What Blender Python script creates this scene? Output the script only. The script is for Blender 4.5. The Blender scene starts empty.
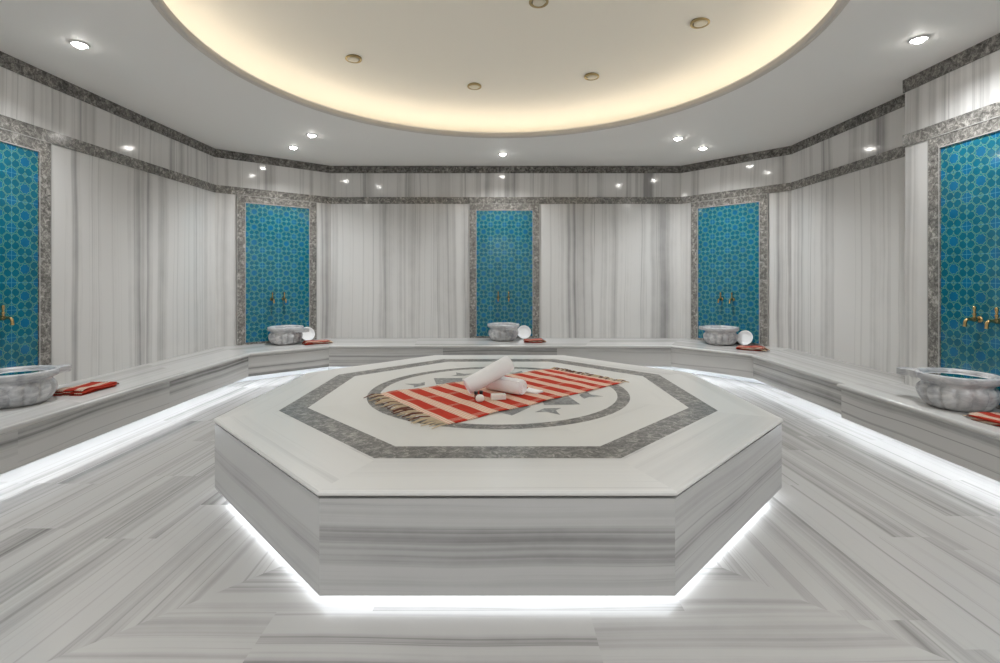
import bpy, math, random
from math import pi, sin, cos, atan2, hypot, radians
from mathutils import Vector, Matrix, Euler
random.seed(7)
S = bpy.context.scene
COL = S.collection

# ------------------------------------------------------------------ sizes
EYE = 1.44; F = 488.0
CEIL = 3.272; BENCH = 0.46; GAP = 0.15
CX, CY = -0.012, 3.995            # centre of the octagonal platform / dome
PLAT = 0.515
BACK = 7.985; LEFT = -4.045; RIGHT = 4.04; PIL = 3.747; PILY = 4.515
L1 = (-2.765, BACK); L0 = (LEFT, 6.925)
R0 = (2.958, BACK); R1 = (RIGHT, 6.763)
REAR = -1.3

# ------------------------------------------------------------------ mesh builder
class MB:
    def __init__(s):
        s.v = []; s.f = []; s.uv = []; s.mi = []; s.sm = []
    def face(s, pts, d=(1, 0, 0), off=(0, 0), mi=0, uv=None, smooth=False):
        pts = [Vector(p) for p in pts]
        b = len(s.v); s.v += pts
        s.f.append(list(range(b, b + len(pts)))); s.mi.append(mi); s.sm.append(smooth)
        if uv is None:
            n = Vector((0, 0, 0))
            for i in range(len(pts)):
                n += (pts[i]).cross(pts[(i + 1) % len(pts)])
            # newell about the first point
            n = Vector((0, 0, 0))
            for i in range(1, len(pts) - 1):
                n += (pts[i] - pts[0]).cross(pts[i + 1] - pts[0])
            n = n.normalized() if n.length > 1e-12 else Vector((0, 0, 1))
            dd = Vector(d).normalized()
            if abs(n.dot(dd)) > 0.95:
                dd = Vector((0, 0, 1)) if abs(n.z) < 0.7 else Vector((1, 0, 0))
            t = n.cross(dd)
            uv = [(p.dot(dd) + off[0], p.dot(t) + off[1]) for p in pts]
        s.uv.append(uv)
    def grid(s, rows, closed=False, mi=0, smooth=True, uvs=(1, 1), flip=False):
        """rows: list of equal-length point rings; shared vertices"""
        b = len(s.v); n = len(rows[0]); m = len(rows)
        for r in rows: s.v += [Vector(p) for p in r]
        for i in range(m - 1):
            for j in range(n if closed else n - 1):
                k = (j + 1) % n
                q = [b + i*n + j, b + i*n + k, b + (i+1)*n + k, b + (i+1)*n + j]
                u = [(j/n*uvs[0], i/(m-1)*uvs[1]), ((j+1)/n*uvs[0], i/(m-1)*uvs[1]),
                     ((j+1)/n*uvs[0], (i+1)/(m-1)*uvs[1]), (j/n*uvs[0], (i+1)/(m-1)*uvs[1])]
                if flip: q.reverse(); u.reverse()
                s.f.append(q); s.uv.append(u); s.mi.append(mi); s.sm.append(smooth)
    def ngon(s, pts, mi=0, smooth=False):
        s.face(pts, mi=mi, smooth=smooth)
    def prism(s, poly, z0, z1, d=(1, 0, 0), off=(0, 0), mi=0, side_d=None, caps=(True, True)):
        """poly: counter-clockwise list of (x,y)"""
        n = len(poly)
        if caps[1]: s.face([(x, y, z1) for x, y in poly], d, off, mi)
        if caps[0]: s.face([(x, y, z0) for x, y in reversed(poly)], d, off, mi)
        for i in range(n):
            a = poly[i]; c = poly[(i + 1) % n]
            sd = side_d or (c[0]-a[0], c[1]-a[1], 0)
            s.face([(a[0], a[1], z0), (c[0], c[1], z0), (c[0], c[1], z1), (a[0], a[1], z1)], sd, off, mi)
    def box(s, x0, x1, y0, y1, z0, z1, **k):
        s.prism([(x0, y0), (x1, y0), (x1, y1), (x0, y1)], z0, z1, **k)
    def lathe(s, prof, c=(0, 0, 0), n=48, rf=None, mi=0, smooth=True, uvs=(1, 1)):
        rows = []
        for k, (r, z) in enumerate(prof):
            row = []
            for j in range(n):
                a = 2*pi*j/n
                rr = r * (rf(a, k) if rf else 1)
                row.append((c[0] + rr*cos(a), c[1] + rr*sin(a), c[2] + z))
            rows.append(row)
        s.grid(rows, closed=True, mi=mi, smooth=smooth, uvs=uvs)
    def tube(s, path, rad, n=12, mi=0, cap=True, squash=1.0):
        path = [Vector(p) for p in path]
        if not isinstance(rad, (list, tuple)): rad = [rad]*len(path)
        up = Vector((0, 0, 1))
        t0 = (path[1]-path[0]).normalized()
        if abs(t0.dot(up)) > 0.9: up = Vector((1, 0, 0))
        x = t0.cross(up).normalized(); rows = []
        for i, p in enumerate(path):
            t = (path[min(i+1, len(path)-1)] - path[max(i-1, 0)]).normalized()
            x = (x - t*x.dot(t)).normalized(); y = t.cross(x)
            rows.append([p + (x*cos(2*pi*j/n) + y*sin(2*pi*j/n)*squash)*rad[i] for j in range(n)])
        s.grid(rows, closed=True, mi=mi)
        if cap:
            s.ngon(list(reversed(rows[0])), mi); s.ngon(rows[-1], mi)
    def build(s, name, mats, parent=None, world=False, bevel=0, subsurf=0, merge=False):
        me = bpy.data.meshes.new(name)
        vs = s.v
        if world and parent is not None:
            inv = (Matrix.Translation(parent.location) @ parent.rotation_euler.to_matrix().to_4x4()).inverted()
            vs = [inv @ p for p in vs]
        me.from_pydata([tuple(p) for p in vs], [], s.f)
        if not isinstance(mats, (list, tuple)): mats = [mats]
        for m in mats: me.materials.append(m)
        ul = me.uv_layers.new(name='UVMap')
        i = 0
        for fi, f in enumerate(s.f):
            me.polygons[fi].material_index = s.mi[fi]
            me.polygons[fi].use_smooth = s.sm[fi]
            for k in range(len(f)):
                ul.data[i].uv = s.uv[fi][k]; i += 1
        if merge:
            import bmesh
            bm = bmesh.new(); bm.from_mesh(me)
            bmesh.ops.remove_doubles(bm, verts=bm.verts, dist=1e-5)
            bmesh.ops.recalc_face_normals(bm, faces=bm.faces)
            bm.to_mesh(me); bm.free()
        me.validate(); me.update()
        o = bpy.data.objects.new(name, me); COL.objects.link(o)
        if parent is not None: o.parent = parent
        if bevel:
            b = o.modifiers.new('bevel', 'BEVEL'); b.width = bevel; b.segments = 3; b.limit_method = 'ANGLE'; b.angle_limit = radians(40)
        if subsurf:
            m = o.modifiers.new('sub', 'SUBSURF'); m.levels = subsurf; m.render_levels = subsurf
        return o

def empty(name, label, cat, loc=(0, 0, 0), rz=0, group=None):
    o = bpy.data.objects.new(name, None); COL.objects.link(o)
    o.location = loc; o.rotation_euler = Euler((0, 0, rz)); o.empty_display_size = .1
    o['label'] = label; o['category'] = cat
    if group: o['group'] = group
    return o
def tag(o, label, cat, group=None):
    o['label'] = label; o['category'] = cat
    if group: o['group'] = group
    return o
def struct(o, label=None):
    o['kind'] = 'structure'
    if label: o['label'] = label
    return o
def copy_thing(root, loc, rz, label):
    r = root.copy(); COL.objects.link(r); r.location = loc; r.rotation_euler = Euler((0, 0, rz)); r['label'] = label
    for ch in list(root.children):
        c = ch.copy(); COL.objects.link(c); c.parent = r
        for g in ch.children:
            d = g.copy(); COL.objects.link(d); d.parent = c
    return r

# ------------------------------------------------------------------ materials
def new_mat(name):
    m = bpy.data.materials.new(name); m.use_nodes = True
    nt = m.node_tree; b = nt.nodes['Principled BSDF']
    return m, nt, b
def mathn(nt, op, a, b=None, c=None):
    n = nt.nodes.new('ShaderNodeMath'); n.operation = op
    for i, x in enumerate((a, b, c)):
        if x is None: continue
        if isinstance(x, (int, float)): n.inputs[i].default_value = x
        else: nt.links.new(x, n.inputs[i])
    return n.outputs[0]
def ramp(nt, fac, stops):
    n = nt.nodes.new('ShaderNodeValToRGB')
    e = n.color_ramp.elements
    while len(e) < len(stops): e.new(0.5)
    for i, (p, c) in enumerate(stops):
        e[i].position = p; e[i].color = (*c, 1)
    nt.links.new(fac, n.inputs[0]); return n.outputs[0]
def noise(nt, vec, scale=1, detail=4, rough=.55, dist=0):
    n = nt.nodes.new('ShaderNodeTexNoise')
    n.inputs['Scale'].default_value = scale; n.inputs['Detail'].default_value = detail
    n.inputs['Roughness'].default_value = rough; n.inputs['Distortion'].default_value = dist
    nt.links.new(vec, n.inputs['Vector']); return n
def mapping(nt, vec, sc, loc=(0, 0, 0)):
    n = nt.nodes.new('ShaderNodeMapping'); n.inputs['Scale'].default_value = sc; n.inputs['Location'].default_value = loc
    nt.links.new(vec, n.inputs['Vector']); return n.outputs[0]
def mix(nt, fac, a, b, mode='MIX'):
    n = nt.nodes.new('ShaderNodeMix'); n.data_type = 'RGBA'; n.blend_type = mode
    if isinstance(fac, (int, float)): n.inputs[0].default_value = fac
    else: nt.links.new(fac, n.inputs[0])
    for i, x in ((6, a), (7, b)):
        if isinstance(x, tuple): n.inputs[i].default_value = (*x, 1)
        else: nt.links.new(x, n.inputs[i])
    return n.outputs[2]
def plain(name, col, rough=.5, metal=0, spec=.5):
    m, nt, b = new_mat(name)
    b.inputs['Base Color'].default_value = (*col, 1); b.inputs['Roughness'].default_value = rough
    b.inputs['Metallic'].default_value = metal; b.inputs['Specular IOR Level'].default_value = spec
    return m
def marble(name, light, mid, dark, rough=.12, freq=5.0, stretch=.10, contrast=1.0, spec=.5):
    """streaked marble: streaks run along u, bands across v (metres)"""
    m, nt, b = new_mat(name)
    uv = nt.nodes.new('ShaderNodeUVMap'); uv.uv_map = 'UVMap'
    wob = noise(nt, mapping(nt, uv.outputs[0], (.5, .8, 1)), 1, 2)
    sep = nt.nodes.new('ShaderNodeSeparateXYZ'); nt.links.new(uv.outputs[0], sep.inputs[0])
    v2 = mathn(nt, 'MULTIPLY_ADD', wob.outputs[0], .10, sep.outputs[1])
    cmb = nt.nodes.new('ShaderNodeCombineXYZ'); nt.links.new(sep.outputs[0], cmb.inputs[0]); nt.links.new(v2, cmb.inputs[1])
    a = noise(nt, mapping(nt, cmb.outputs[0], (stretch, freq, 1)), 1, 5, .6)
    c = noise(nt, mapping(nt, cmb.outputs[0], (stretch*.6, freq*.28, 1), (3.1, 7.7, 0)), 1, 2, .5)
    d = noise(nt, mapping(nt, cmb.outputs[0], (stretch*1.6, freq*2.2, 1), (13.1, 1.7, 0)), 1, 3, .6)
    e = noise(nt, mapping(nt, uv.outputs[0], (3, 5, 1)), 1, 5, .6)
    s1 = mathn(nt, 'MULTIPLY_ADD', c.outputs[0], .7, mathn(nt, 'MULTIPLY', a.outputs[0], .6))
    s1 = mathn(nt, 'MULTIPLY_ADD', e.outputs[0], .10, mathn(nt, 'SUBTRACT', s1, .05))
    k = .13/contrast
    base = ramp(nt, s1, [(.65-k*1.9, dark), (.65-k*.9, mid), (.65+k*.2, light), (1, light)])
    thin = ramp(nt, d.outputs[0], [(.33, (1, 1, 1)), (.42, (0, 0, 0))])
    th = nt.nodes.new('ShaderNodeRGBToBW'); nt.links.new(thin, th.inputs[0])
    col = mix(nt, mathn(nt, 'MULTIPLY', th.outputs[0], .36*contrast), base, tuple(x*.9 for x in dark))
    nt.links.new(col, b.inputs['Base Color'])
    b.inputs['Roughness'].default_value = rough; b.inputs['Specular IOR Level'].default_value = spec
    return m
def granite(name, dark, light, rough=.15):
    m, nt, b = new_mat(name)
    g = nt.nodes.new('ShaderNodeNewGeometry')
    a = noise(nt, g.outputs['Position'], 24, 8, .80, .8)
    c = noise(nt, g.outputs['Position'], 5, 3, .6)
    base = ramp(nt, a.outputs[0], [(.40, dark), (.5, tuple((x+y)*.40 for x, y in zip(dark, light))), (.58, light), (.68, tuple(min(1, x*1.5) for x in light))])
    shade = ramp(nt, c.outputs[0], [(.3, (.75, .75, .75)), (.7, (1.15, 1.13, 1.1))])
    nt.links.new(mix(nt, 1, base, shade, 'MULTIPLY'), b.inputs['Base Color'])
    b.inputs['Roughness'].default_value = rough
    return m
def emit(name, col, st):
    m, nt, b = new_mat(name)
    b.inputs['Base Color'].default_value = (0, 0, 0, 1)
    b.inputs['Emission Color'].default_value = (*col, 1); b.inputs['Emission Strength'].default_value = st
    return m

M_wall = marble('wall_marble', (.645, .633, .616), (.49, .478, .465), (.28, .272, .268), .10, 10.5, .03, 1.35)
M_floor = marble('floor_marble', (.44, .426, .41), (.35, .339, .325), (.185, .178, .17), .2, 13, .05, 1.5)
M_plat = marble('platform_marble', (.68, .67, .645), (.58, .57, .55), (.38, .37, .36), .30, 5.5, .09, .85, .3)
M_seat = marble('seat_marble', (.53, .522, .506), (.42, .41, .396), (.28, .27, .26), .2, 9, .07, 1.0, .4)
M_side = marble('side_marble', (.58, .572, .56), (.44, .434, .425), (.22, .216, .212), .2, 14, .05, 1.75)
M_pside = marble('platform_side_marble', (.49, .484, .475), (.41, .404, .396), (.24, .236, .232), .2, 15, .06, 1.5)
M_field = marble('pale_marble', (.72, .71, .675), (.67, .66, .625), (.54, .53, .50), .30, 3, .2, .5, .3)
M_white = marble('white_marble', (.74, .76, .78), (.62, .65, .68), (.40, .43, .46), .14, 4, .5, .8)
M_gran = granite('shaded_granite', (.055, .052, .048), (.30, .285, .265))  # same granite as the lower band, with the upper band's shade in its colour
M_granl = granite('light_grey_granite', (.11, .105, .098), (.40, .385, .36))
M_shard = granite('inlay_granite', (.16, .165, .16), (.42, .43, .43), .3)
M_ring = granite('platform_granite', (.075, .072, .066), (.36, .345, .32), .34)
M_ceil = plain('ceiling_paint', (.85, .83, .80), .6, 0, .3)
M_dome = plain('dome_paint', (.90, .86, .76), .7, 0, .2)
M_lip = plain('lip_paint', (.62, .58, .53), .6, 0, .3)
M_brass = plain('brass', (.50, .37, .17), .2, 1)
M_bronze = plain('bronze_ring', (.42, .33, .17), .35, 1)
M_off = plain('fitting_face', (.74, .69, .56), .5)
M_dark = plain('dark_gap', (.02, .02, .018), .6)
M_edge = plain('edge_stone', (.42, .41, .39), .2)
M_chrome = plain('white_ring', (.75, .74, .72), .4)
M_porc = plain('porcelain', (.86, .86, .86), .12)
M_lamp = emit('lamp_glow', (1, .97, .92), 45)
M_led = emit('cool_led', (.90, .95, 1.0), 36)
M_ledp = emit('cool_led_platform', (.90, .95, 1.0), 3.7)
M_cove = emit('warm_led', (1, .91, .79), 4.2)

def basin_mat():
    m, nt, b = new_mat('basin_marble')
    g = nt.nodes.new('ShaderNodeTexCoord')
    a = noise(nt, mapping(nt, g.outputs['Object'], (3, 3, 7)), 2.2, 6, .65, 1.2)
    c = noise(nt, mapping(nt, g.outputs['Object'], (2, 2, 2)), 1.5, 3, .5)
    base = ramp(nt, a.outputs[0], [(.33, (.24, .245, .26)), (.48, (.46, .46, .475)), (.62, (.66, .655, .655))])
    nt.links.new(mix(nt, .35, base, ramp(nt, c.outputs[0], [(.35, (.30, .305, .32)), (.65, (.62, .61, .605))])), b.inputs['Base Color'])
    b.inputs['Roughness'].default_value = .2
    return m
M_basin = basin_mat()

def water_mat():
    m, nt, b = new_mat('still_water')
    b.inputs['Base Color'].default_value = (.40, .70, .73, 1); b.inputs['Roughness'].default_value = .02  # teal tint stands in for the tiles mirrored in the water
    b.inputs['Transmission Weight'].default_value = 1; b.inputs['IOR'].default_value = 1.33
    return m
M_water = water_mat()
def terry_mat():
    m, nt, b = new_mat('white_terry')
    g = nt.nodes.new('ShaderNodeTexCoord')
    a = noise(nt, g.outputs['Object'], 260, 3, .7)
    bp = nt.nodes.new('ShaderNodeBump'); bp.inputs['Strength'].default_value = .5; bp.inputs['Distance'].default_value = .004
    nt.links.new(a.outputs[0], bp.inputs['Height']); nt.links.new(bp.outputs[0], b.inputs['Normal'])
    b.inputs['Base Color'].default_value = (.97, .965, .975, 1); b.inputs['Roughness'].default_value = .95
    b.inputs['Sheen Weight'].default_value = .2
    return m
M_terry = terry_mat()
M_soap = plain('soap', (.86, .85, .80), .45)

def cloth_mat(name, period, duty=.52, lanes=True, dark=1.0):
    """stripes across u (metres); cream bands carry fine red lines"""
    m, nt, b = new_mat(name)
    uv = nt.nodes.new('ShaderNodeUVMap'); uv.uv_map = 'UVMap'
    sep = nt.nodes.new('ShaderNodeSeparateXYZ'); nt.links.new(uv.outputs[0], sep.inputs[0])
    p = mathn(nt, 'FRACT', mathn(nt, 'DIVIDE', sep.outputs[0], period))
    isred = mathn(nt, 'LESS_THAN', p, duty)
    fine = mathn(nt, 'LESS_THAN', mathn(nt, 'FRACT', mathn(nt, 'DIVIDE', sep.outputs[0], period*.12)), .38)
    cream = mix(nt, fine, (.86*dark, .73*dark, .58*dark), (.74*dark, .30*dark, .21*dark))
    w = noise(nt, mapping(nt, uv.outputs[0], (260, 90, 1)), 1, 2)
    wv = noise(nt, mapping(nt, uv.outputs[0], (30, 8, 1)), 1, 2)
    red = mix(nt, wv.outputs[0], (.44*dark, .026*dark, .012*dark), (.66*dark, .055*dark, .028*dark))
    col = mix(nt, isred, cream, red)
    if lanes:
        l = mathn(nt, 'FRACT', mathn(nt, 'DIVIDE', sep.outputs[1], .30))
        lane = mathn(nt, 'LESS_THAN', l, .16)
        lf = mathn(nt, 'LESS_THAN', mathn(nt, 'FRACT', mathn(nt, 'DIVIDE', sep.outputs[1], .018)), .4)
        col = mix(nt, mathn(nt, 'MULTIPLY', mathn(nt, 'MULTIPLY', lane, lf), .55), col, (.78*dark, .66*dark, .50*dark))
    col = mix(nt, mathn(nt, 'MULTIPLY', w.outputs[0], .25), col, (.25*dark, .06*dark, .03*dark))
    nt.links.new(col, b.inputs['Base Color']); b.inputs['Roughness'].default_value = .9
    b.inputs['Specular IOR Level'].default_value = .2
    return m
M_cloth = cloth_mat('red_striped_cotton', .178)
M_fold = cloth_mat('folded_red_cotton', .13, .6, False, .66)
M_fr = plain('cream_fringe', (.60, .47, .32), .9)
M_frd = plain('dark_fringe', (.16, .06, .04), .9)

# ------------------------------------------------------------------ 2-D clipping for floor planks
def clip(poly, a, b, c):
    """keep a*x+b*y <= c"""
    out = []
    for i in range(len(poly)):
        p, q = poly[i], poly[(i+1) % len(poly)]
        dp = a*p[0]+b*p[1]-c; dq = a*q[0]+b*q[1]-c
        if dp <= 0: out.append(p)
        if dp*dq < 0:
            t = dp/(dp-dq); out.append((p[0]+t*(q[0]-p[0]), p[1]+t*(q[1]-p[1])))
    return out

# ------------------------------------------------------------------ floor
fl = MB()
fx0, fx1, fy0, fy1 = -4.3, 4.3, REAR-.2, 8.3
MIT = 3.53; BMIT = 4.39
def plank_uv(d):
    return (random.uniform(0, 40), random.uniform(0, 60))
def region(planks_along, clips, xr, yr, w, L):
    if planks_along == 'x':
        y = yr[0]; r = 0
        while y < yr[1]:
            x = xr[0] - random.uniform(0, L)
            while x < xr[1]:
                p = [(x, y), (x+L, y), (x+L, y+w), (x, y+w)]
                off = plank_uv(0)
                for c in clips:
                    p = clip(p, *c) if len(p) > 2 else []
                if len(p) > 2: fl.face([(q[0], q[1], 0) for q in p], (1, 0, 0), off)
                x += L
            y += w; r += 1
    else:
        x = xr[0]
        while x < xr[1]:
            y = yr[0] - random.uniform(0, L)
            while y < yr[1]:
                p = [(x, y), (x+w, y), (x+w, y+L), (x, y+L)]
                off = plank_uv(0)
                for c in clips:
                    p = clip(p, *c) if len(p) > 2 else []
                if len(p) > 2: fl.face([(q[0], q[1], 0) for q in p], (0, 1, 0), off)
                y += L
            x += w
bnd = [(1, 0, fx1), (-1, 0, -fx0), (0, 1, fy1), (0, -1, -fy0)]
region('x', bnd+[(1, 1, MIT), (-1, 1, MIT)], (fx0, fx1), (fy0-.02, MIT), .165*2, 1.35)
region('y', bnd+[(1, 0, 0), (1, -1, -MIT), (1, 1, BMIT)], (fx0, 0), (fy0, fy1), .30, 1.5)
region('y', bnd+[(-1, 0, 0), (-1, -1, -MIT), (-1, 1, BMIT)], (0, fx1), (fy0, fy1), .30, 1.5)
region('x', bnd+[(1, -1, -BMIT), (-1, -1, -BMIT)], (fx0, fx1), (BMIT, fy1), .33, 1.35)
# slab below
fl.prism([(fx0, fy0), (fx1, fy0), (fx1, fy1), (fx0, fy1)], -.12, -.0005, caps=(True, False))
struct(fl.build('floor', M_floor))

# ------------------------------------------------------------------ walls
B1 = (CEIL-.118, CEIL)              # upper granite band
B2 = (EYE+1.212, EYE+1.322)         # lower granite band
def wall(name, a, b, th=.15, base=0.0, panel=.86, inward=None):
    """a->b is the viewer's left-to-right direction; thickness goes away from the room"""
    a = Vector((*a, 0)); b = Vector((*b, 0)); L = (b-a).length; d = (b-a)/L
    n = Vector((-d.y, d.x, 0))      # into the wall
    w = MB()
    for z0, z1, sh in ((base, B2[0]+.05, 0), (B2[0]+.05, CEIL, .37)):
        x = 0; k = 0; first = True
        while x < L-1e-4:
            e = min(L, x + (panel if not (first and sh) else panel*sh+.2)); first = False
            if L-e < .25: e = L
            p0, p1 = a+d*x, a+d*e
            q1, q0 = p1+n*th, p0+n*th
            w.prism([(p0.x, p0.y), (p1.x, p1.y), (q1.x, q1.y), (q0.x, q0.y)], z0, z1,
                    d=(0, 0, 1), side_d=(0, 0, 1), off=(random.uniform(0, 30), random.uniform(0, 60)))
            x = e
    return struct(w.build(name, M_wall))
wall('wall_back', L1, R0)
wall('wall_back_left', L0, L1)
wall('wall_back_right', R0, R1)
wall('wall_left', (LEFT, REAR), L0)
wall('wall_right', R1, (RIGHT, PILY))
# projecting pier with the right-hand tile panel
pr = MB()
y = PILY
for z0, z1 in ((0, B2[0]+.05), (B2[0]+.05, CEIL)):
    ys = [PILY, 3.72, 2.9, 2.0, 1.1, .2, REAR] if z0 == 0 else [PILY, 3.3, 2.4, 1.5, .6, REAR]
    for i in range(len(ys)-1):
        pr.box(PIL, RIGHT+.15, ys[i+1], ys[i], z0, z1, d=(0, 0, 1), side_d=(0, 0, 1), off=(random.uniform(0, 30), random.uniform(0, 60)))
struct(pr.build('wall_right_pier', M_wall))
wr = MB()
wr.box(LEFT-.15, RIGHT+.15, REAR-.15, REAR, 0, CEIL, d=(0, 0, 1), side_d=(0, 0, 1))
struct(wr.build('wall_front', M_wall))

# granite bands round the room
path = [(LEFT, REAR+.01), L0, L1, R0, R1, (RIGHT, PILY), (PIL, PILY), (PIL, REAR+.01)]
def offset_path(p, o):
    """shift a polyline towards the room (to the right of travel)"""
    out = []
    for i in range(len(p)):
        ns = []
        for j in (i-1, i):
            if 0 <= j < len(p)-1:
                dx, dy = p[j+1][0]-p[j][0], p[j+1][1]-p[j][1]; l = hypot(dx, dy); ns.append((dy/l, -dx/l))
        if len(ns) == 1: out.append((p[i][0]+ns[0][0]*o, p[i][1]+ns[0][1]*o))
        else:
            n1, n2 = ns; k = 1+n1[0]*n2[0]+n1[1]*n2[1]
            out.append((p[i][0]+(n1[0]+n2[0])/k*o, p[i][1]+(n1[1]+n2[1])/k*o))
    return out
def strip(mb, pth, o0, o1, z0, z1):
    A = offset_path(pth, o0); B = offset_path(pth, o1)
    for i in range(len(pth)-1):
        off = (random.uniform(0, 30), random.uniform(0, 30))
        mb.prism([B[i], B[i+1], A[i+1], A[i]], z0, z1, off=off)
for nm, (z0, z1), o in (('trim_1', B1, .012), ('trim_2', B2, .012)):
    t = MB(); strip(t, path, .0008, o, z0, z1)
    struct(t.build(nm, M_gran if nm == 'trim_1' else M_granl))

# ------------------------------------------------------------------ ceiling with round opening, dome
R = 2.37; DCY = 3.94
c = MB()
rx0, rx1, ry0, ry1 = LEFT-.15, RIGHT+.15, REAR-.15, BACK+.15
angs = sorted([2*pi*i/128 for i in range(128)] + [atan2(y-DCY, x) % (2*pi) for x in (rx0, rx1) for y in (ry0, ry1)])
def outer(a):
    dx, dy = cos(a), sin(a); t = 1e9
    if dx > 1e-9: t = min(t, rx1/dx)
    if dx < -1e-9: t = min(t, rx0/dx)
    if dy > 1e-9: t = min(t, (ry1-DCY)/dy)
    if dy < -1e-9: t = min(t, (ry0-DCY)/dy)
    return (t*dx, DCY+t*dy)
inn = [(R*cos(a), DCY+R*sin(a)) for a in angs]; out = [outer(a) for a in angs]
n = len(angs)
for z, fl_ in ((CEIL, 1), (CEIL+.05, 0)):
    for i in range(n):
        j = (i+1) % n
        q = [(*inn[i], z), (*out[i], z), (*out[j], z), (*inn[j], z)]
        c.face(q if not fl_ else q[::-1])
for i in range(n):
    j = (i+1) % n
    c.face([(*inn[i], CEIL), (*inn[i], CEIL+.05), (*inn[j], CEIL+.05), (*inn[j], CEIL)])
struct(c.build('ceiling', M_ceil))
lip = MB()
lip.lathe([(R+.045, -.0005), (R+.043, -.010), (R+.034, -.015), (R+.026, -.010), (R+.022, -.004), (R+.012, -.006), (R+.002, -.014), (R-.008, -.014), (R-.014, -.004),
           (R-.016, .012), (R-.012, .030), (R-.004, .036), (R+.02, .054), (R+.02, .0505)], (0, DCY, CEIL), 128)
struct(lip.build('trim_3', M_lip))
dm = MB()
def dome_h(r): return .08+.45*(1-(r/(R+.6))**3)**(1/1.3)
prof = [(R+.6, .052)] + [((R+.6)*sin(pi/2*(1-k/28)), dome_h((R+.6)*sin(pi/2*(1-k/28)))) for k in range(28)] + [(.001, .53)]
dm.lathe(prof, (0, DCY, CEIL), 128)
dome = struct(dm.build('ceiling_dome', M_dome))
cv = MB()
cv.lathe([(R+.26, .060), (R+.285, .060)], (0, DCY, CEIL), 128, smooth=False)
cv2 = MB()
cv2.lathe([(R+.055, .0545), (R+.083, .071)], (0, DCY, CEIL), 128, smooth=False)  # second strip, added to spread the cove glow further across the dome
cv2.build('light_strip', M_cove, dome)
struct(cv.build('light_strip', M_cove, dome))
def dome_z(r): return CEIL+dome_h(r)

# ------------------------------------------------------------------ tile panels
TW = .2275
def star(cx, cy, r1, r2, n=8, rot=0):
    return [(cx+(r1 if k % 2 == 0 else r2)*cos(rot+pi*k/n), cy+(r1 if k % 2 == 0 else r2)*sin(rot+pi*k/n)) for k in range(2*n)]
def petal(cx, cy, a, rr):
    pts = [(-1.0, 0), (-.62, .80), (.62, .80), (1.0, 0), (.62, -.80), (-.62, -.80)]
    return [(cx+rr*(x*cos(a)-y*sin(a)), cy+rr*(x*sin(a)+y*cos(a))) for x, y in pts]
def glaze(name, col, var):
    m, nt, b = new_mat(name)
    g = nt.nodes.new('ShaderNodeNewGeometry')
    a = noise(nt, g.outputs['Position'], 9, 3, .6)
    nt.links.new(mix(nt, a.outputs[0], tuple(x*(1-var) for x in col), tuple(x*(1+var) for x in col)), b.inputs['Base Color'])
    b.inputs['Roughness'].default_value = .09; b.inputs['Specular IOR Level'].default_value = .55
    return m
M_teal = glaze('teal_glaze', (.010, .185, .235), .3)
M_blue = glaze('blue_glaze', (.004, .130, .205), .35)
M_star = glaze('bright_blue_glaze', (.005, .140, .285), .3)
M_strap = glaze('olive_glaze', (.21, .40, .24), .25)
M_grout = glaze('pale_blue_grout', (.10, .36, .46), .3)
def clip_rect(p, x0, x1, z0, z1):
    for c_ in ((1, 0, x1), (-1, 0, -x0), (0, 1, z1), (0, -1, -z0)):
        if len(p) > 2: p = clip(p, *c_)
    return p if len(p) > 2 else None
NW, NH = .916, 2.052          # tiled opening
FW = .117
def tile_panel_mesh():
    t = MB()
    t.box(-NW/2, NW/2, -.008, -.0015, .03, .03+NH, mi=0)
    def put(poly, lay, mi):
        p = clip_rect(poly, -NW/2, NW/2, .03, .03+NH)
        if p: t.face([(x, -.008-lay*.0005, z) for x, z in p], mi=mi)
    cols = int(NW/2/TW)+2
    for i in range(-cols, cols+1):
        for j in range(-1, int(NH/TW)+3):
            cx, cz = i*TW, .03+j*TW
            for k, (ox, oz) in enumerate(((0, 0), (TW/2, TW/2))):
                x, z = cx+ox, cz+oz
                put(star(x, z, .0485, .0405, rot=pi/8), 1, 3); put(star(x, z, .0455, .0375, rot=pi/8), 2, 2)
            for q in range(8):
                a = pi/8+q*pi/4
                px, pz = cx+TW/2*.7654*cos(a), cz+TW/2*.7654*sin(a)
                put(petal(px, pz, a+(pi/8 if q % 2 == 0 else -pi/8), .0385), 1, 3); put(petal(px, pz, a+(pi/8 if q % 2 == 0 else -pi/8), .0350), 2, 1)
            for mx, mz in ((TW/2, 0), (0, TW/2)):
                put(star(cx+mx, cz+mz, .019, .010, n=4), 1, 3); put(star(cx+mx, cz+mz, .014, .007, n=4), 2, 1)
    g = .0016
    for i in range(-cols, cols+1):
        x = i*TW
        if abs(x) < NW/2-.01: put([(x-g, .03), (x+g, .03), (x+g, .03+NH), (x-g, .03+NH)], 3, 4)
    for j in range(1, 10):
        z = .03+j*TW; put([(-NW/2, z-g), (NW/2, z-g), (NW/2, z+g), (-NW/2, z+g)], 3, 4)
    return t
def frame_mesh():
    f = MB(); T = -.020; o = NW/2+FW; top = B2[0]-BENCH-.001
    f.box(-o, -NW/2, T, -.001, 0, top); f.box(NW/2, o, T, -.001, 0, top)
    f.box(-NW/2, NW/2, T, -.001, .03+NH, top); f.box(-NW/2, NW/2, T, -.001, 0, .03)
    return f
def liner_mesh():
    f = MB(); T = -.022; w = .009
    f.box(-NW/2-w, -NW/2, T, -.0205, .03, .03+NH+w); f.box(NW/2, NW/2+w, T, -.0205, .03, .03+NH+w)
    f.box(-NW/2, NW/2, T, -.0205, .03+NH, .03+NH+w)
    return f
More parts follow.
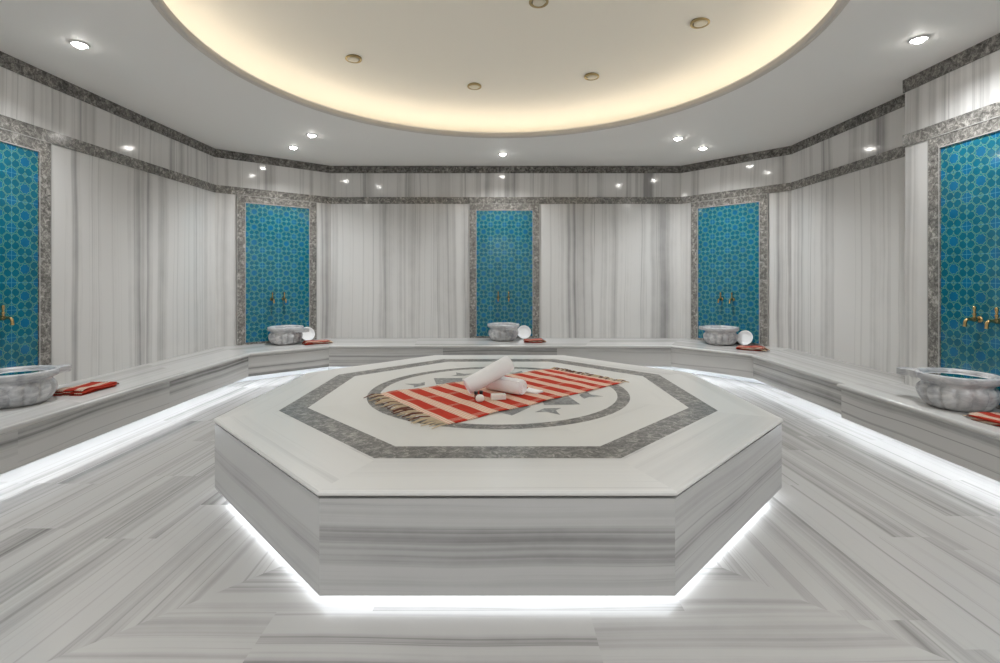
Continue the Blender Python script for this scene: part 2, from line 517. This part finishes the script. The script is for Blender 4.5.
def outer_strip():
    f = MB(); T = -.024; o = NW/2+FW; top = B2[0]-BENCH-.001; w = .007
    f.box(-o, o, T, -.0205, top-w, top); f.box(-o, -o+w, T, -.0205, 0, top-w); f.box(o-w, o, T, -.0205, 0, top-w)
    return f
def along(a, b, t): return (a[0]+(b[0]-a[0])*t, a[1]+(b[1]-a[1])*t)
pl = along(L0, L1, .511); prr = along(R0, R1, .464)
aL = atan2(L1[1]-L0[1], L1[0]-L0[0]); aR = atan2(R1[1]-R0[1], R1[0]-R0[0])
ZB = BENCH+.0005
SPOTS = {   # place: (x, y, rotation, words)
    'mid': ((.0735, BACK), 0), 'dl': (pl, aL), 'dr': (prr, aR),
    'left': ((LEFT, 3.805), pi/2), 'right': ((PIL, 3.68), -pi/2)}
PANEL_LABEL = {
    'mid': 'turquoise geometric tile panel with grey frame in the centre of the straight back wall',
    'dl': 'turquoise geometric tile panel with grey frame on the angled wall left of the back wall',
    'dr': 'turquoise geometric tile panel with grey frame on the angled wall right of the back wall',
    'left': 'blue geometric tile panel cut off by the left edge of the photo',
    'right': 'blue geometric tile panel on the projecting pier at the right edge of the photo'}
proto = None
for k, (p, a) in SPOTS.items():
    if proto is None:
        proto = empty('tile_panel', PANEL_LABEL[k], 'tile panel', (*p, ZB), a, 'tiled wall panels behind the basins')
        fr = frame_mesh().build('frame', M_granl, proto); fr['label'] = 'grey granite frame'
        liner_mesh().build('edge_strip', M_edge, fr)
        outer_strip().build('edge_strip', M_edge, fr)
        tl = tile_panel_mesh().build('tiles', [M_teal, M_blue, M_star, M_strap, M_grout], proto)
    else:
        copy_thing(proto, (*p, ZB), a, PANEL_LABEL[k])

# ------------------------------------------------------------------ bench round the room
bench = empty('marble_bench', 'long grey-white marble bench running along the walls, lit underneath', 'bench', (0, BACK-.4, 0))
BP = [(-3.25, REAR+.02), (-3.285, 6.377), (-2.49, 7.106), (2.49, 7.106), (3.245, 6.26), (3.225, 4.52), (3.155, 4.52), (3.16, REAR+.02)]
WP = [(LEFT, REAR+.02), L0, L1, R0, R1, (RIGHT, PILY), (PIL, PILY), (PIL, REAR+.02)]
WP = offset_path(WP, .0015)
seat = MB()
# bullnosed seat: one polygonal strip per stretch, swept edge profile
prof = [(.0, -.045), (-.010, -.045), (-.019, -.038), (-.022, -.026), (-.022, -.018), (-.018, -.007), (-.010, -.001), (.002, 0)]
A = [offset_path(BP, -o) for o, _ in prof]     # negative offset = towards the wall
for i in range(len(BP)-1):
    off = (random.uniform(0, 30), random.uniform(0, 30))
    dx, dy = BP[i+1][0]-BP[i][0], BP[i+1][1]-BP[i][1]; d = (dx, dy, 0)
    if hypot(dx, dy) > .3:
        # split long stretches into slabs
        nseg = max(1, round(hypot(dx, dy)/1.3))
    else: nseg = 1
    for s_ in range(nseg):
        t0, t1 = s_/nseg, (s_+1)/nseg
        off = (random.uniform(0, 30), random.uniform(0, 30))
        rows = []
        for k, (o, z) in enumerate(prof):
            p, q = along(A[k][i], A[k][i+1], t0), along(A[k][i], A[k][i+1], t1)
            rows.append(((*p, BENCH+z), (*q, BENCH+z)))
        w0, w1 = along(WP[i], WP[i+1], t0), along(WP[i], WP[i+1], t1)
        rows.append(((*w0, BENCH), (*w1, BENCH)))
        for k in range(len(rows)-1):
            seat.face([rows[k+1][0], rows[k+1][1], rows[k][1], rows[k][0]][::-1], d, off, smooth=False)
        seat.face([(*w0, BENCH-.045), (*w1, BENCH-.045), rows[0][1], rows[0][0]], d, off)
seat.build('seat', M_seat, bench, world=True)
fp = MB()
P0 = offset_path(BP, -.004); P1 = offset_path(BP, -.034)
for i in range(len(BP)-1):
    nseg = max(1, round(hypot(BP[i+1][0]-BP[i][0], BP[i+1][1]-BP[i][1])/1.7))
    for s_ in range(nseg):
        t0, t1 = s_/nseg, (s_+1)/nseg
        fp.prism([along(P0[i], P0[i+1], t0), along(P0[i], P0[i+1], t1), along(P1[i], P1[i+1], t1), along(P1[i], P1[i+1], t0)],
                 GAP, BENCH-.0455, off=(random.uniform(0, 30), random.uniform(0, 30)))
# panels were listed the other way round; flip to face outward
for k in range(len(fp.f)):
    pass
fp.build('front_panel', M_side, bench, world=True, merge=True)
bk = MB()
Q0 = offset_path(BP, -.50); Q1 = offset_path(BP, -.53)
for i in range(len(BP)-1):
    if i in (4, 5): pass
    bk.prism([Q0[i], Q0[i+1], Q1[i+1], Q1[i]], 0.001, BENCH-.046)
bk.build('plinth', M_white, bench, world=True, merge=True)
ls = MB()
S0 = offset_path(BP, -.125); S1 = offset_path(BP, -.145)
for i in range(len(BP)-1):
    if hypot(BP[i+1][0]-BP[i][0], BP[i+1][1]-BP[i][1]) < .2: continue
    z = .305
    ls.face([(*S0[i], z), (*S1[i], z), (*S1[i+1], z), (*S0[i+1], z)])
    ls.face([(*S0[i], z+.008), (*S0[i+1], z+.008), (*S1[i+1], z+.008), (*S1[i], z+.008)], mi=1)
ls.build('light_strip', [M_led, M_chrome], bench, world=True)

# ------------------------------------------------------------------ octagonal platform
plat = empty('marble_platform', 'octagonal pale marble slab platform in the middle of the hall, glowing underneath', 'platform', (CX, CY, 0))
def octo(a, rot=pi/8):
    r = a/cos(pi/8); return [(r*cos(rot+k*pi/4), r*sin(rot+k*pi/4)) for k in range(8)]
AP = 1.880
top = MB()
prof = [(-.016, PLAT-.024), (-.008, PLAT-.0235), (-.002, PLAT-.020), (0, PLAT-.015), (-.002, PLAT-.009), (-.008, PLAT-.0025), (-.020, PLAT)]
AO, AI = 1.53, 1.357
for k in range(8):
    off = (random.uniform(0, 30), random.uniform(0, 60))
    def pt(a, z, kk): x, y = octo(a)[kk % 8]; return (x, y, z)
    a0 = octo(1)[k]; a1 = octo(1)[(k+1) % 8]; d = (a1[0]-a0[0], a1[1]-a0[1], 0)
    rows = [(pt(AP+o, z, k), pt(AP+o, z, k+1)) for o, z in prof] + [(pt(AO-.01, PLAT, k), pt(AO-.01, PLAT, k+1))]
    for j in range(len(rows)-1):
        top.face([rows[j][0], rows[j][1], rows[j+1][1], rows[j+1][0]], d, off)
top.face([(*p, PLAT-.0005) for p in octo(AO)])
top.face([(*p, PLAT-.024) for p in reversed(octo(AP-.016))])
top.build('slab', M_plat, plat)
def ring_oct(name, mat, ao, ai, z):
    m = MB(); O = octo(ao); I = octo(ai); O = [(x, y+.042) for x, y in O]; I = [(x, y+.042) for x, y in I]
    for k in range(8):
        j = (k+1) % 8; off = (random.uniform(0, 30), random.uniform(0, 30))
        d = (O[j][0]-O[k][0], O[j][1]-O[k][1], 0)
        m.prism([O[k], O[j], I[j], I[k]], PLAT-.0004, PLAT+z, d, off)
    return m.build(name, mat, plat)
ring_oct('border_inlay', M_ring, AO, AI, .0008)['label'] = 'dark grey granite octagonal border'
# field: octagon pieces round the circle
fm = MB(); O = [(x, y+.042) for x, y in octo(AI)]; off = (2, 3)
for k in range(8):
    j = (k+1) % 8; d = (O[j][0]-O[k][0], O[j][1]-O[k][1], 0); off = (random.uniform(0, 30), random.uniform(0, 30))
    fm.face([(*O[k], PLAT+.0006), (*O[j], PLAT+.0006), (0, 0, PLAT+.0006)], d, off)
fm.build('field', M_field, plat)
def disc(name, mat, r0, r1, z, n=96):
    m = MB(); rows = [[(r*cos(2*pi*i/n), r*sin(2*pi*i/n)+.035, z) for i in range(n)] for r in (r1, max(r0, .001))]
    m.grid(rows, closed=True, smooth=False, uvs=(6, 1)); return m.build(name, mat, plat)
disc('circle_inlay', M_ring, .955, 1.05, PLAT+.0012)['label'] = 'dark grey granite circle'
disc('centre_field', M_field, 0, .955, PLAT+.0012)
ro = MB(); zr = PLAT+.0018
def pol(r, a): return (r*cos(a), r*sin(a)+.035)
core = [pol(.56 if k % 2 == 0 else .49, radians(-37+22.5*k)) for k in range(16)]
ro.face([(*p, zr) for p in core], mi=1)
for k in range(8):
    a = radians(-38+45*k)
    lz = [pol(.42, a), pol(.58, a-radians(17)), pol(.76, a), pol(.58, a+radians(17))]
    ro.face([(*p, zr+.0005) for p in lz], mi=0)
    b = radians(-15.5+45*k)
    bt = [pol(.66, b), pol(.72, b-radians(9)), pol(.745, b-radians(3)), pol(.85, b), pol(.745, b+radians(3)), pol(.72, b+radians(9))]
    ro.face([(*p, zr+.0005) for p in bt], mi=0)
    sm = [pol(.22, a), pol(.34, a-radians(14)), pol(.43, a), pol(.34, a+radians(14))]
    ro.face([(*p, zr+.0005) for p in sm], mi=0)
ro.face([(*p, zr+.0005) for p in star(0, .035, .20, .13)], mi=0)
ro.build('rosette_inlay', [M_shard, M_white], plat)['label'] = 'grey and white marble star rosette'
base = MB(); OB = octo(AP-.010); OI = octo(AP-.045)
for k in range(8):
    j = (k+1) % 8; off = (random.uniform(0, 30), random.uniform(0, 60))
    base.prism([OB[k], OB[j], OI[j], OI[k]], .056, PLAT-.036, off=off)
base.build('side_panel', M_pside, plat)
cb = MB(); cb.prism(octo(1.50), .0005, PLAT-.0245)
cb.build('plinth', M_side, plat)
lp = MB(); s0 = octo(AP-.065); s1 = octo(AP-.27)
for k in range(8):
    j = (k+1) % 8; z = .077
    lp.face([(*s0[j], z), (*s0[k], z), (*s1[k], z), (*s1[j], z)])
    lp.face([(*s0[k], z+.006), (*s0[j], z+.006), (*s1[j], z+.006), (*s1[k], z+.006)], mi=1)
lp.build('light_strip', [M_ledp, M_chrome], plat)

# ------------------------------------------------------------------ basins
def basin(ear):
    b = MB(); N = 144
    outer = [(.0005, 0), (.150, 0), (.172, .006), (.200, .028), (.222, .060), (.236, .095), (.240, .120), (.236, .143), (.224, .160), (.212, .170), (.208, .182), (.214, .194), (.226, .202),
             (.238, .206), (.244, .212), (.249, .222), (.249, .250), (.244, .258)]
    inner = [(.230, .260), (.219, .257), (.211, .246), (.200, .20), (.185, .14), (.155, .09), (.10, .062), (.0005, .052)]
    P = outer+inner
    def rf(a, k):
        if 2 <= k <= 8:
            w = [0, 0, .35, .7, 1, 1, 1, .8, .45][k]
            return 1 - .16*w*(1-abs(cos(a*7)))**1.8
        if 13 <= k <= 19: return 1+.018*cos(6*a)
        return 1
    b.lathe(P, (0, 0, 0), N, rf)
    return b
def ear_mesh(s):
    e = MB()
    # rounded lug growing out of the rim, level with its top
    p = [(.225, -.085), (.275, -.066), (.355, -.056), (.385, -.044), (.385, .044), (.355, .056), (.275, .066), (.225, .085)]
    p = [(s*x, y) for x, y in p]
    if s < 0: p = p[::-1]
    e.prism(p, .188, .238)
    return e
def tap_mesh():
    """local: x right, -y towards the room; origin on the wall"""
    fl_ = MB(); fl_.tube([(0, -.0115, 0), (0, -.016, 0), (0, -.022, 0)], [.027, .027, .018], 20)
    bd = MB()
    bd.tube([(0, -.018, 0), (0, -.034, 0), (0, -.038, 0), (0, -.05, 0), (0, -.062, 0), (0, -.075, 0), (0, -.085, 0)], [.0125, .0125, .019, .021, .019, .012, .0115], 16)
    sp = [(0, -.083, 0), (0, -.098, .002), (0, -.112, -.002), (0, -.122, -.013), (0, -.126, -.028), (0, -.127, -.046), (0, -.128, -.056)]
    bd.tube(sp, [.0115, .012, .0125, .0125, .012, .0125, .015], 14)
    hd = MB()
    hd.tube([(0, -.052, .018), (0, -.052, .034), (0, -.052, .040), (0, -.052, .048)], [.009, .009, .014, .012], 14)
    hd.tube([(0, -.052, .046), (0, -.052, .07), (0, -.052, .092), (0, -.052, .102), (0, -.052, .106)], [.006, .010, .013, .009, .003], 12)
    return fl_, bd, hd
def wl(place, lx, ly):
    """local panel coordinates -> world xy"""
    (x, y), a = SPOTS[place]
    return (x + lx*cos(a)-ly*sin(a), y+lx*sin(a)+ly*cos(a))
BL = {  # label words, basin xy, ear
    'mid': ('fluted grey-white marble basin on the bench at the centre of the back wall', (.053, BACK-.285), 1),
    'dl': ('fluted white marble basin on the bench against the left angled wall', (-3.19, 7.262), 1),
    'dr': ('fluted grey marble basin on the bench against the right angled wall', (3.258, 7.212), -1),
    'left': ('fluted marble basin on the bench at the left edge of the photo', (-3.762, 3.80), 1),
    'right': ('fluted dark-veined marble basin on the bench at the right edge of the photo', (3.465, 3.70), -1)}
bproto = {}
for k, (lab, (x, y), ear) in BL.items():
    a = SPOTS[k][1] + {'right': .37, 'dr': -.35, 'left': -.15, 'mid': -1.1, 'dl': -1.0}.get(k, 0)
    if ear not in bproto:
        t = empty('marble_basin', lab, 'basin', (x, y, ZB), a, 'marble basins on the wall bench')
        if not bproto: bowl = basin(ear).build('bowl', M_basin, t, merge=True); bm_ = bowl.data
        else:
            bowl = bowl.copy(); COL.objects.link(bowl); bowl.parent = t
        wa = MB(); wa.lathe([(.0005, .238), (.207, .238)], (0, 0, 0), 48); wa.build('water', M_water, t)['label'] = 'still water with the tile reflection tinted in'
        ear_mesh(ear).build('lug', M_basin, t, bevel=.012)
        bproto[ear] = t
    else: copy_thing(bproto[ear], (x, y, ZB), a, lab)
PLACE = {'mid': 'in the centre tile panel of the back wall', 'dl': 'on the tile panel of the left angled wall',
         'dr': 'on the tile panel of the right angled wall', 'left': 'on the tile panel at the left edge', 'right': 'on the tile panel at the right edge'}
ctr = {'mid': -.018, 'dl': -.012, 'dr': 0.0, 'left': .03, 'right': -.035}
tp = None
for k in SPOTS:
    for s in (-1, 1):
        (x, y) = wl(k, ctr[k]+s*.085, 0); a = SPOTS[k][1]
        side = 'left-hand' if s < 0 else 'right-hand'
        lab = f'{side} brass tap of the pair {PLACE[k]}'
        if tp is None:
            tp = empty('brass_tap', lab, 'tap', (x, y, 1.118), a, 'brass wall taps above the basins')
            f1, b1, h1 = tap_mesh()
            f1.build('flange', M_brass, tp); b1.build('spout', M_brass, tp); h1.build('handle', M_brass, tp)
        else: copy_thing(tp, (x, y, 1.118), a, lab)

# ------------------------------------------------------------------ white bowls leaning on the tiled wall
def plate_mesh():
    m = MB()   # axis = -y, lying upright; z from lathe becomes -y
    P = [(.0005, .0), (.06, 0), (.075, .006), (.098, .024), (.110, .033), (.112, .036), (.109, .038), (.096, .029), (.074, .013), (.058, .007), (.0005, .007)]
    m.lathe(P, (0, 0, 0), 56); return m
def white_bowl(place, xy, lab, proto=None, lean=22):
    a = SPOTS[place][1]
    if proto is None:
        o = plate_mesh().build('white_bowl', M_porc, merge=True)
    else: o = proto.copy(); COL.objects.link(o)
    L = radians(lean)
    o.rotation_euler = (Matrix.Rotation(a, 3, 'Z') @ Matrix.Rotation(radians(90)-L, 3, 'X')).to_euler()
    # the lowest rim point rests on the bench
    z = ZB + .112*cos(L) - .036*sin(L) + .0045
    o.location = (*xy, z)
    tag(o, lab, 'bowl', 'white bowls leaning beside the basins')
    return o
pb = white_bowl('mid', wl('mid', .315, -.082), 'round white bowl leaning on the back wall beside the centre basin')
white_bowl('dl', wl('dl', .40, -.084), 'round white bowl leaning on the left angled wall beside the white basin', pb)
white_bowl('dr', wl('dr', .30, -.090), 'round white bowl leaning on the right angled wall beside its basin', pb)

# ------------------------------------------------------------------ folded red cloths on the bench
def folded(seed, L=.38, W=.24, layers=4):
    rnd = random.Random(seed)
    m = MB(); h = .0075
    nx = 22
    ph = [rnd.uniform(0, 6) for _ in range(6)]
    def wav(x, y, l): return .006*sin(x*17+ph[0]+l*.6)+.004*sin(y*26+ph[1])+.0035*sin(x*31+ph[2]+l)*(l/layers)
    # serpentine profile across W, swept along L
    prof = []
    for l in range(layers):
        y0, y1 = (-W/2, W/2) if l % 2 == 0 else (W/2, -W/2)
        y1 *= 1-.06*rnd.random(); y0 *= 1-.04*rnd.random()
        for t in (0, .06, .25, .5, .75, .94, 1): prof.append((y0+(y1-y0)*t, l*h*1.25+.003, l))
        if l < layers-1: prof.append((y1*1.035, (l+.5)*h*1.25+.003, l+.5))
    top_ = []; 
    rows = []
    for i in range(nx+1):
        x = -L/2+L*i/nx; sk = .012*sin(3*x+ph[3])
        rows.append([(x+rnd.uniform(-.002, .002) + .004*l, y+sk+.006*sin(l*2+ph[4]), z+.0055*(1 if l else .5)+max(-.002, wav(x, y, l))) for y, z, l in prof])
    b = len(m.v)
    m.grid(rows, closed=False)
    # uv in metres along the length
    k = 0
    np_ = len(prof)
    arc = [0]
    for j in range(1, np_): arc.append(arc[-1]+hypot(prof[j][0]-prof[j-1][0], prof[j][1]-prof[j-1][1]))
    m.uv = []
    for i in range(nx):
        for j in range(np_-1):
            m.uv.append([(arc[j]*.8+i/nx*.05, i/nx*L), (arc[j+1]*.8+i/nx*.05, i/nx*L), (arc[j+1]*.8+(i+1)/nx*.05, (i+1)/nx*L), (arc[j]*.8+(i+1)/nx*.05, (i+1)/nx*L)])
    f = MB()
    f.tube([(L/2-.004, -W/2*.9, .008), (L/2-.003, 0, .010), (L/2-.004, W/2*.9, .008)], .004, 6)
    for q in range(26):
        y = rnd.uniform(-W/2*.92, W/2*.92); l = rnd.randrange(layers); z = l*h*1.25+.010
        x0 = L/2-.006
        dx = rnd.uniform(.04, .085); dy = rnd.uniform(-.015, .015)
        f.tube([(x0, y, z), (x0+dx*.5, y+dy*.4, z*.7+.004), (x0+dx, y+dy, .004+.3*z)], [.005, .005, .003], 5, mi=rnd.choice((0, 1, 1)))
    return m, f
CL = [  # x, y, rot, label
    (-3.60, 4.235, pi/2, 'red striped folded cloth on the bench beside the left-edge basin'),
    (-2.745, 7.27, aL*.9, 'red folded cloth on the bench below the bowl at the left angled wall'),
    (.50, 7.46, .03, 'red folded cloth on the bench in front of the centre bowl'),
    (3.41, 6.66, aR*.75, 'red folded cloth on the bench below the bowl at the right angled wall'),
    (3.40, 3.19, pi/2+.10, 'red folded cloth on the bench in front of the right-edge basin')]
SZ = [(.36, .24), (.34, .20), (.27, .20), (.32, .20), (.40, .22)]
for i, (x, y, r, lab) in enumerate(CL):
    t = empty('folded_cloth', lab, 'cloth', (x, y, ZB), r, 'folded red cloths on the wall bench')
    m, f = folded(i+3, *SZ[i])
    o = m.build('cloth', M_fold, t)
    so = o.modifiers.new('thick', 'SOLIDIFY'); so.thickness = .006; so.offset = 0
    f.build('fringe', [M_fr, M_frd], t)

# ------------------------------------------------------------------ striped cloth on the platform
ca = Vector((-.955, 3.865)); cb_ = Vector((-.33, 3.06)); cc = Vector((.517, 4.945)); cd = Vector((1.08, 4.286))
zc = PLAT+.0045
spread = empty('striped_cloth', 'red and cream striped cloth with tassels spread flat on the octagonal platform', 'cloth', (.09, 4.05, PLAT+.002), atan2(1.13, 1.41))
m = MB(); nu, nv = 90, 30
def cp(u, v):   # u along length 0..1, v across 0..1 (0 = far side)
    p = (ca*(1-v)+cb_*v)*(1-u) + (cc*(1-v)+cd*v)*u
    w = .008*sin(u*23+v*3)*(1 if 0 < v < 1 else 1.4)+.004*sin(v*17+u*9)
    nrm = Vector((-.62, .78))
    p = p + nrm*.010*sin(u*19)*(1 if v < .5 else -.6)
    return Vector((p.x, p.y, zc+.0015+max(0, w)*.55))
rows = [[cp(i/nu, j/nv) for j in range(nv+1)] for i in range(nu+1)]
m.grid(rows, closed=False)
m.uv = []
for i in range(nu):
    for j in range(nv):
        q = [(i, j), (i, j+1), (i+1, j+1), (i+1, j)]
        m.uv.append([(a/nu*1.80+.12, b/nv*.98) for a, b in q])
sh = m.build('sheet', M_cloth, spread, world=True)
so = sh.modifiers.new('thick', 'SOLIDIFY'); so.thickness = .004; so.offset = 0
rnd = random.Random(5)
for end in (0, 1):
    f = MB()
    for q in range(44):
        v = (q+.5)/44+rnd.uniform(-.006, .006)
        p = cp(end, v); d = (cp(.02, v)-cp(0, v))*(-1) if end == 0 else (cp(1, v)-cp(.98, v))
        d.z = 0; d.normalize(); s = Vector((-d.y, d.x, 0))
        l = rnd.uniform(.11, .17)*(1 if end == 0 else .6); b = rnd.uniform(-.03, .03)
        p = p-d*.006; p.z = zc+.003
        p1 = p+d*l*.5+s*b*.4+Vector((0, 0, rnd.uniform(.004, .012))); p2 = p+d*l+s*b; p2.z = PLAT+.0055
        f.tube([p, p1, p2], [.0042, .005, .003], 5, mi=0 if rnd.random() < (.7 if end == 0 else .45) else 1)
    f.build('fringe', [M_fr, M_frd], spread, world=True)

# ------------------------------------------------------------------ rolled towels, soaps, vials
def roll(name, lab, p0, p1, r, flap=False, turns=4.2):
    p0 = Vector(p0); p1 = Vector(p1); ax = (p1-p0); L = ax.length; ax.normalize()
    up = Vector((0, 0, 1)); x = ax.cross(up).normalized(); y = x.cross(ax)
    loc = (p0+p1)/2
    root = empty(name, lab, 'towel', (loc.x, loc.y, loc.z-r), 0, 'rolled white towels')
    # outer skin, softly irregular, ends slightly domed
    mb = MB(); n = 48; st = 16
    rows = []
    for i in range(st+1):
        t = i/st; e = min(t, 1-t)*L
        rr = r*(1-.10*max(0, 1-e/.025)**2)*(1+.012*sin(t*11+r*90))
        row = []
        for j in range(n):
            a = 2*pi*j/n
            k = 1+.012*sin(3*a+t*4)
            row.append(p0+ax*(t*L)+(x*cos(a)+y*sin(a))*rr*k)
        rows.append(row)
    mb.grid(rows, closed=True)
    for end, sgn in ((0, -1), (1, 1)):
        base_c = p0 if end == 0 else p1
        ring = rows[0] if end == 0 else rows[-1]
        # spiral face: concentric steps of the rolled layers
        prev = ring
        for q in range(1, 7):
            f_ = 1-q/7.0
            dep = (.006 if q % 2 else -.002)*(-sgn)*1.0
            cur = [base_c + (pp-base_c)*f_ + ax*dep*(1 if q < 6 else 0) for pp in ring]
            mb.grid([prev, cur] if end == 1 else [cur, prev], closed=True, smooth=False); prev = cur
        mb.ngon(prev if end == 1 else list(reversed(prev)))
    mb.build('roll', M_terry, root, world=True)
    # raised outer edge of the wound towel
    ed = MB(); a0 = 2.3
    pts = [p0+ax*(L*(.01+.98*k/12))+(x*cos(a0)+y*sin(a0))*(r*1.0) for k in range(13)]
    ed.tube(pts, .006, 8); ed.build('edge_hem', M_terry, root, world=True)
    if flap:
        fm_ = MB()
        c0 = Vector((p0.x, p0.y, zc)); 
        a_ = Vector((.20, 3.90, PLAT+.0145)); b_ = Vector((.235, 4.02, PLAT+.0145)); c_ = Vector((.345, 3.90, PLAT+.0145)); d_ = Vector((.29, 3.84, PLAT+.0145))
        fm_.prism([(a_.x, a_.y), (d_.x, d_.y), (c_.x, c_.y), (b_.x, b_.y)], PLAT+.0125, PLAT+.024)
        fm_.build('flap', M_terry, root, world=True, bevel=.005)
    return root
zt = zc+.0075
r2 = .061
roll('rolled_towel', 'short rolled white towel lying flat underneath the other roll', (.178, 3.80, zt+r2), (-.11, 4.038, zt+r2), r2, True)
r1 = .066
roll('rolled_towel', 'long rolled white towel propped up across the other roll', (-.252, 3.778, zt+r1+.002), (.080, 3.93, zt+r1+.164), r1)
sp_ = MB(); sp_.box(-.055, .055, -.028, .028, 0, .036)
o = sp_.build('soap_bar', M_soap, bevel=.010); o.location = (-.012, 3.685, zt+.001); o.rotation_euler = (0, 0, .14); tag(o, 'small white rectangular soap bar on the striped cloth', 'soap')
rs = MB()
rs.lathe([(.0005, 0), (.020, .001), (.030, .010), (.033, .024), (.029, .040), (.018, .050), (.0005, .053)], (0, 0, 0), 28)
o = rs.build('round_soap', M_soap); o.location = (-.148, 3.60, zt+.001); tag(o, 'small round white soap on the striped cloth near the towels', 'soap')
M_glass = plain('vial_glass', (.30, .10, .07), .2); M_cap = plain('black_cap', (.01, .01, .012), .3)
for i, (x, y, lab) in enumerate(((-.180, 3.66, 'left one of the two tiny black-capped vials by the round soap'), (-.142, 3.675, 'right one of the two tiny black-capped vials by the round soap'))):
    if i == 0:
        v0 = empty('small_vial', lab, 'vial', (x, y, zt+.001), 0, 'black-capped vials by the towels')
        b = MB(); b.lathe([(.0005, 0), (.011, 0), (.012, .004), (.012, .034), (.007, .04), (.0005, .04)], (0, 0, 0), 18); b.build('bottle', M_glass, v0)
        b = MB(); b.lathe([(.0005, .0405), (.013, .0405), (.014, .044), (.014, .060), (.012, .063), (.0005, .063)], (0, 0, 0), 18); b.build('cap', M_cap, v0)
    else: copy_thing(v0, (x, y, zt+.001), 0, lab)

# ------------------------------------------------------------------ ceiling downlights (lit) and dome fittings (unlit)
DL = [(-3.29, 3.82, 'lit ceiling spotlight above the left side near the left edge'), (3.21, 3.74, 'lit ceiling spotlight above the right side near the right edge'),
      (-2.41, 6.25, 'lit ceiling spotlight of the left pair, the one nearer the dome'), (-2.89, 6.83, 'lit ceiling spotlight of the left pair, the one nearer the wall corner'),
      (2.33, 6.39, 'lit ceiling spotlight of the right pair, the one nearer the dome'), (2.86, 6.88, 'lit ceiling spotlight of the right pair, the one nearer the wall corner'),
      (.04, 7.21, 'lit ceiling spotlight in the middle above the back wall bench')]
dl0 = None
SPOT_W = 105
def spot(x, y, w=SPOT_W):
    ld = bpy.data.lights.new('spot', 'SPOT'); ld.energy = w; ld.spot_size = radians(142); ld.spot_blend = 1; ld.shadow_soft_size = .04; ld.color = (.95, .98, 1.0)
    lo = bpy.data.objects.new('spot_lamp', ld); COL.objects.link(lo); lo.location = (x, y, CEIL-.03); return lo
for x, y, lab in DL:
    if dl0 is None:
        dl0 = empty('ceiling_spotlight', lab, 'spotlight', (x, y, CEIL), 0, 'lit recessed ceiling spotlights')
        b = MB(); b.lathe([(.046, -.006), (.050, -.010), (.058, -.010), (.065, -.005), (.066, -.0005), (.046, -.0005)], (0, 0, 0), 32); b.build('ring', M_chrome, dl0)
        b = MB(); b.lathe([(.0005, -.032), (.02, -.028), (.038, -.017), (.046, -.004), (.046, -.001)], (0, 0, 0), 32); b.build('lens', M_lamp, dl0)
    else: copy_thing(dl0, (x, y, CEIL), 0, lab)
    spot(x, y)
for x, y in ((-3.25, 1.2), (3.0, 1.2), (-1.9, -.4), (1.9, -.4), (0, -.7)):  # extra lamps out of view, without fixtures, added to light from the near end
    spot(x, y)
FT = [(1.90, 143, 'unlit bronze ringed fitting in the dome, leftmost one'), (1.90, 99.2, 'unlit bronze ringed fitting in the dome, lower centre near the cove edge'),
      (1.90, 57, 'unlit bronze ringed fitting in the dome, lower right of centre'), (1.84, 14, 'unlit bronze ringed fitting in the dome, rightmost and largest'),
      (.42, 38, 'unlit bronze ringed fitting in the dome, top centre right'), (.46, 168, 'unlit bronze ringed fitting in the dome, cut by the top edge')]
ft0 = None
for r, a, lab in FT:
    x, y = r*cos(radians(a)), DCY-.03+r*sin(radians(a)); z = dome_z(hypot(x, y-DCY))-.006
    if ft0 is None:
        ft0 = empty('dome_fitting', lab, 'ceiling fitting', (x, y, z), 0, 'unlit round fittings in the dome')
        b = MB(); b.lathe([(.062, .02), (.084, .02), (.084, -.003), (.080, -.008), (.068, -.008), (.062, -.003), (.062, .02)], (0, 0, 0), 36); b.build('ring', M_bronze, ft0)
        b = MB(); b.lathe([(.062, .006), (.050, .006)], (0, 0, 0), 36); b.build('gap', M_dark, ft0)
        b = MB(); b.lathe([(.052, .02), (.052, -.006), (.047, -.010), (.030, -.011), (.0005, -.011)], (0, 0, 0), 36); b.build('face', M_off, ft0)
    else: copy_thing(ft0, (x, y, z), 0, lab)

# ------------------------------------------------------------------ camera, world, view
cam = bpy.data.cameras.new('camera'); co = bpy.data.objects.new('camera', cam); COL.objects.link(co)
co.location = (0, 0, EYE); co.rotation_euler = (pi/2, 0, 0)
cam.sensor_width = 36; cam.lens = F/1000*36; cam.shift_y = (278-331.5)/1000; cam.clip_start = .02
S.camera = co
w = bpy.data.worlds.new('world'); S.world = w; w.use_nodes = True
w.node_tree.nodes['Background'].inputs[0].default_value = (1, 1, 1, 1); w.node_tree.nodes['Background'].inputs[1].default_value = .3
vs = S.view_settings
S.display_settings.display_device = 'sRGB'
vs.view_transform = 'Standard'; vs.look = 'None'; vs.gamma = 1; vs.exposure = .60; vs.use_curve_mapping = False
S.cycles.max_bounces = 10; S.cycles.diffuse_bounces = 6; S.cycles.glossy_bounces = 4
S.cycles.sample_clamp_indirect = 6; S.cycles.caustics_reflective = False
S.cycles.use_denoising = True
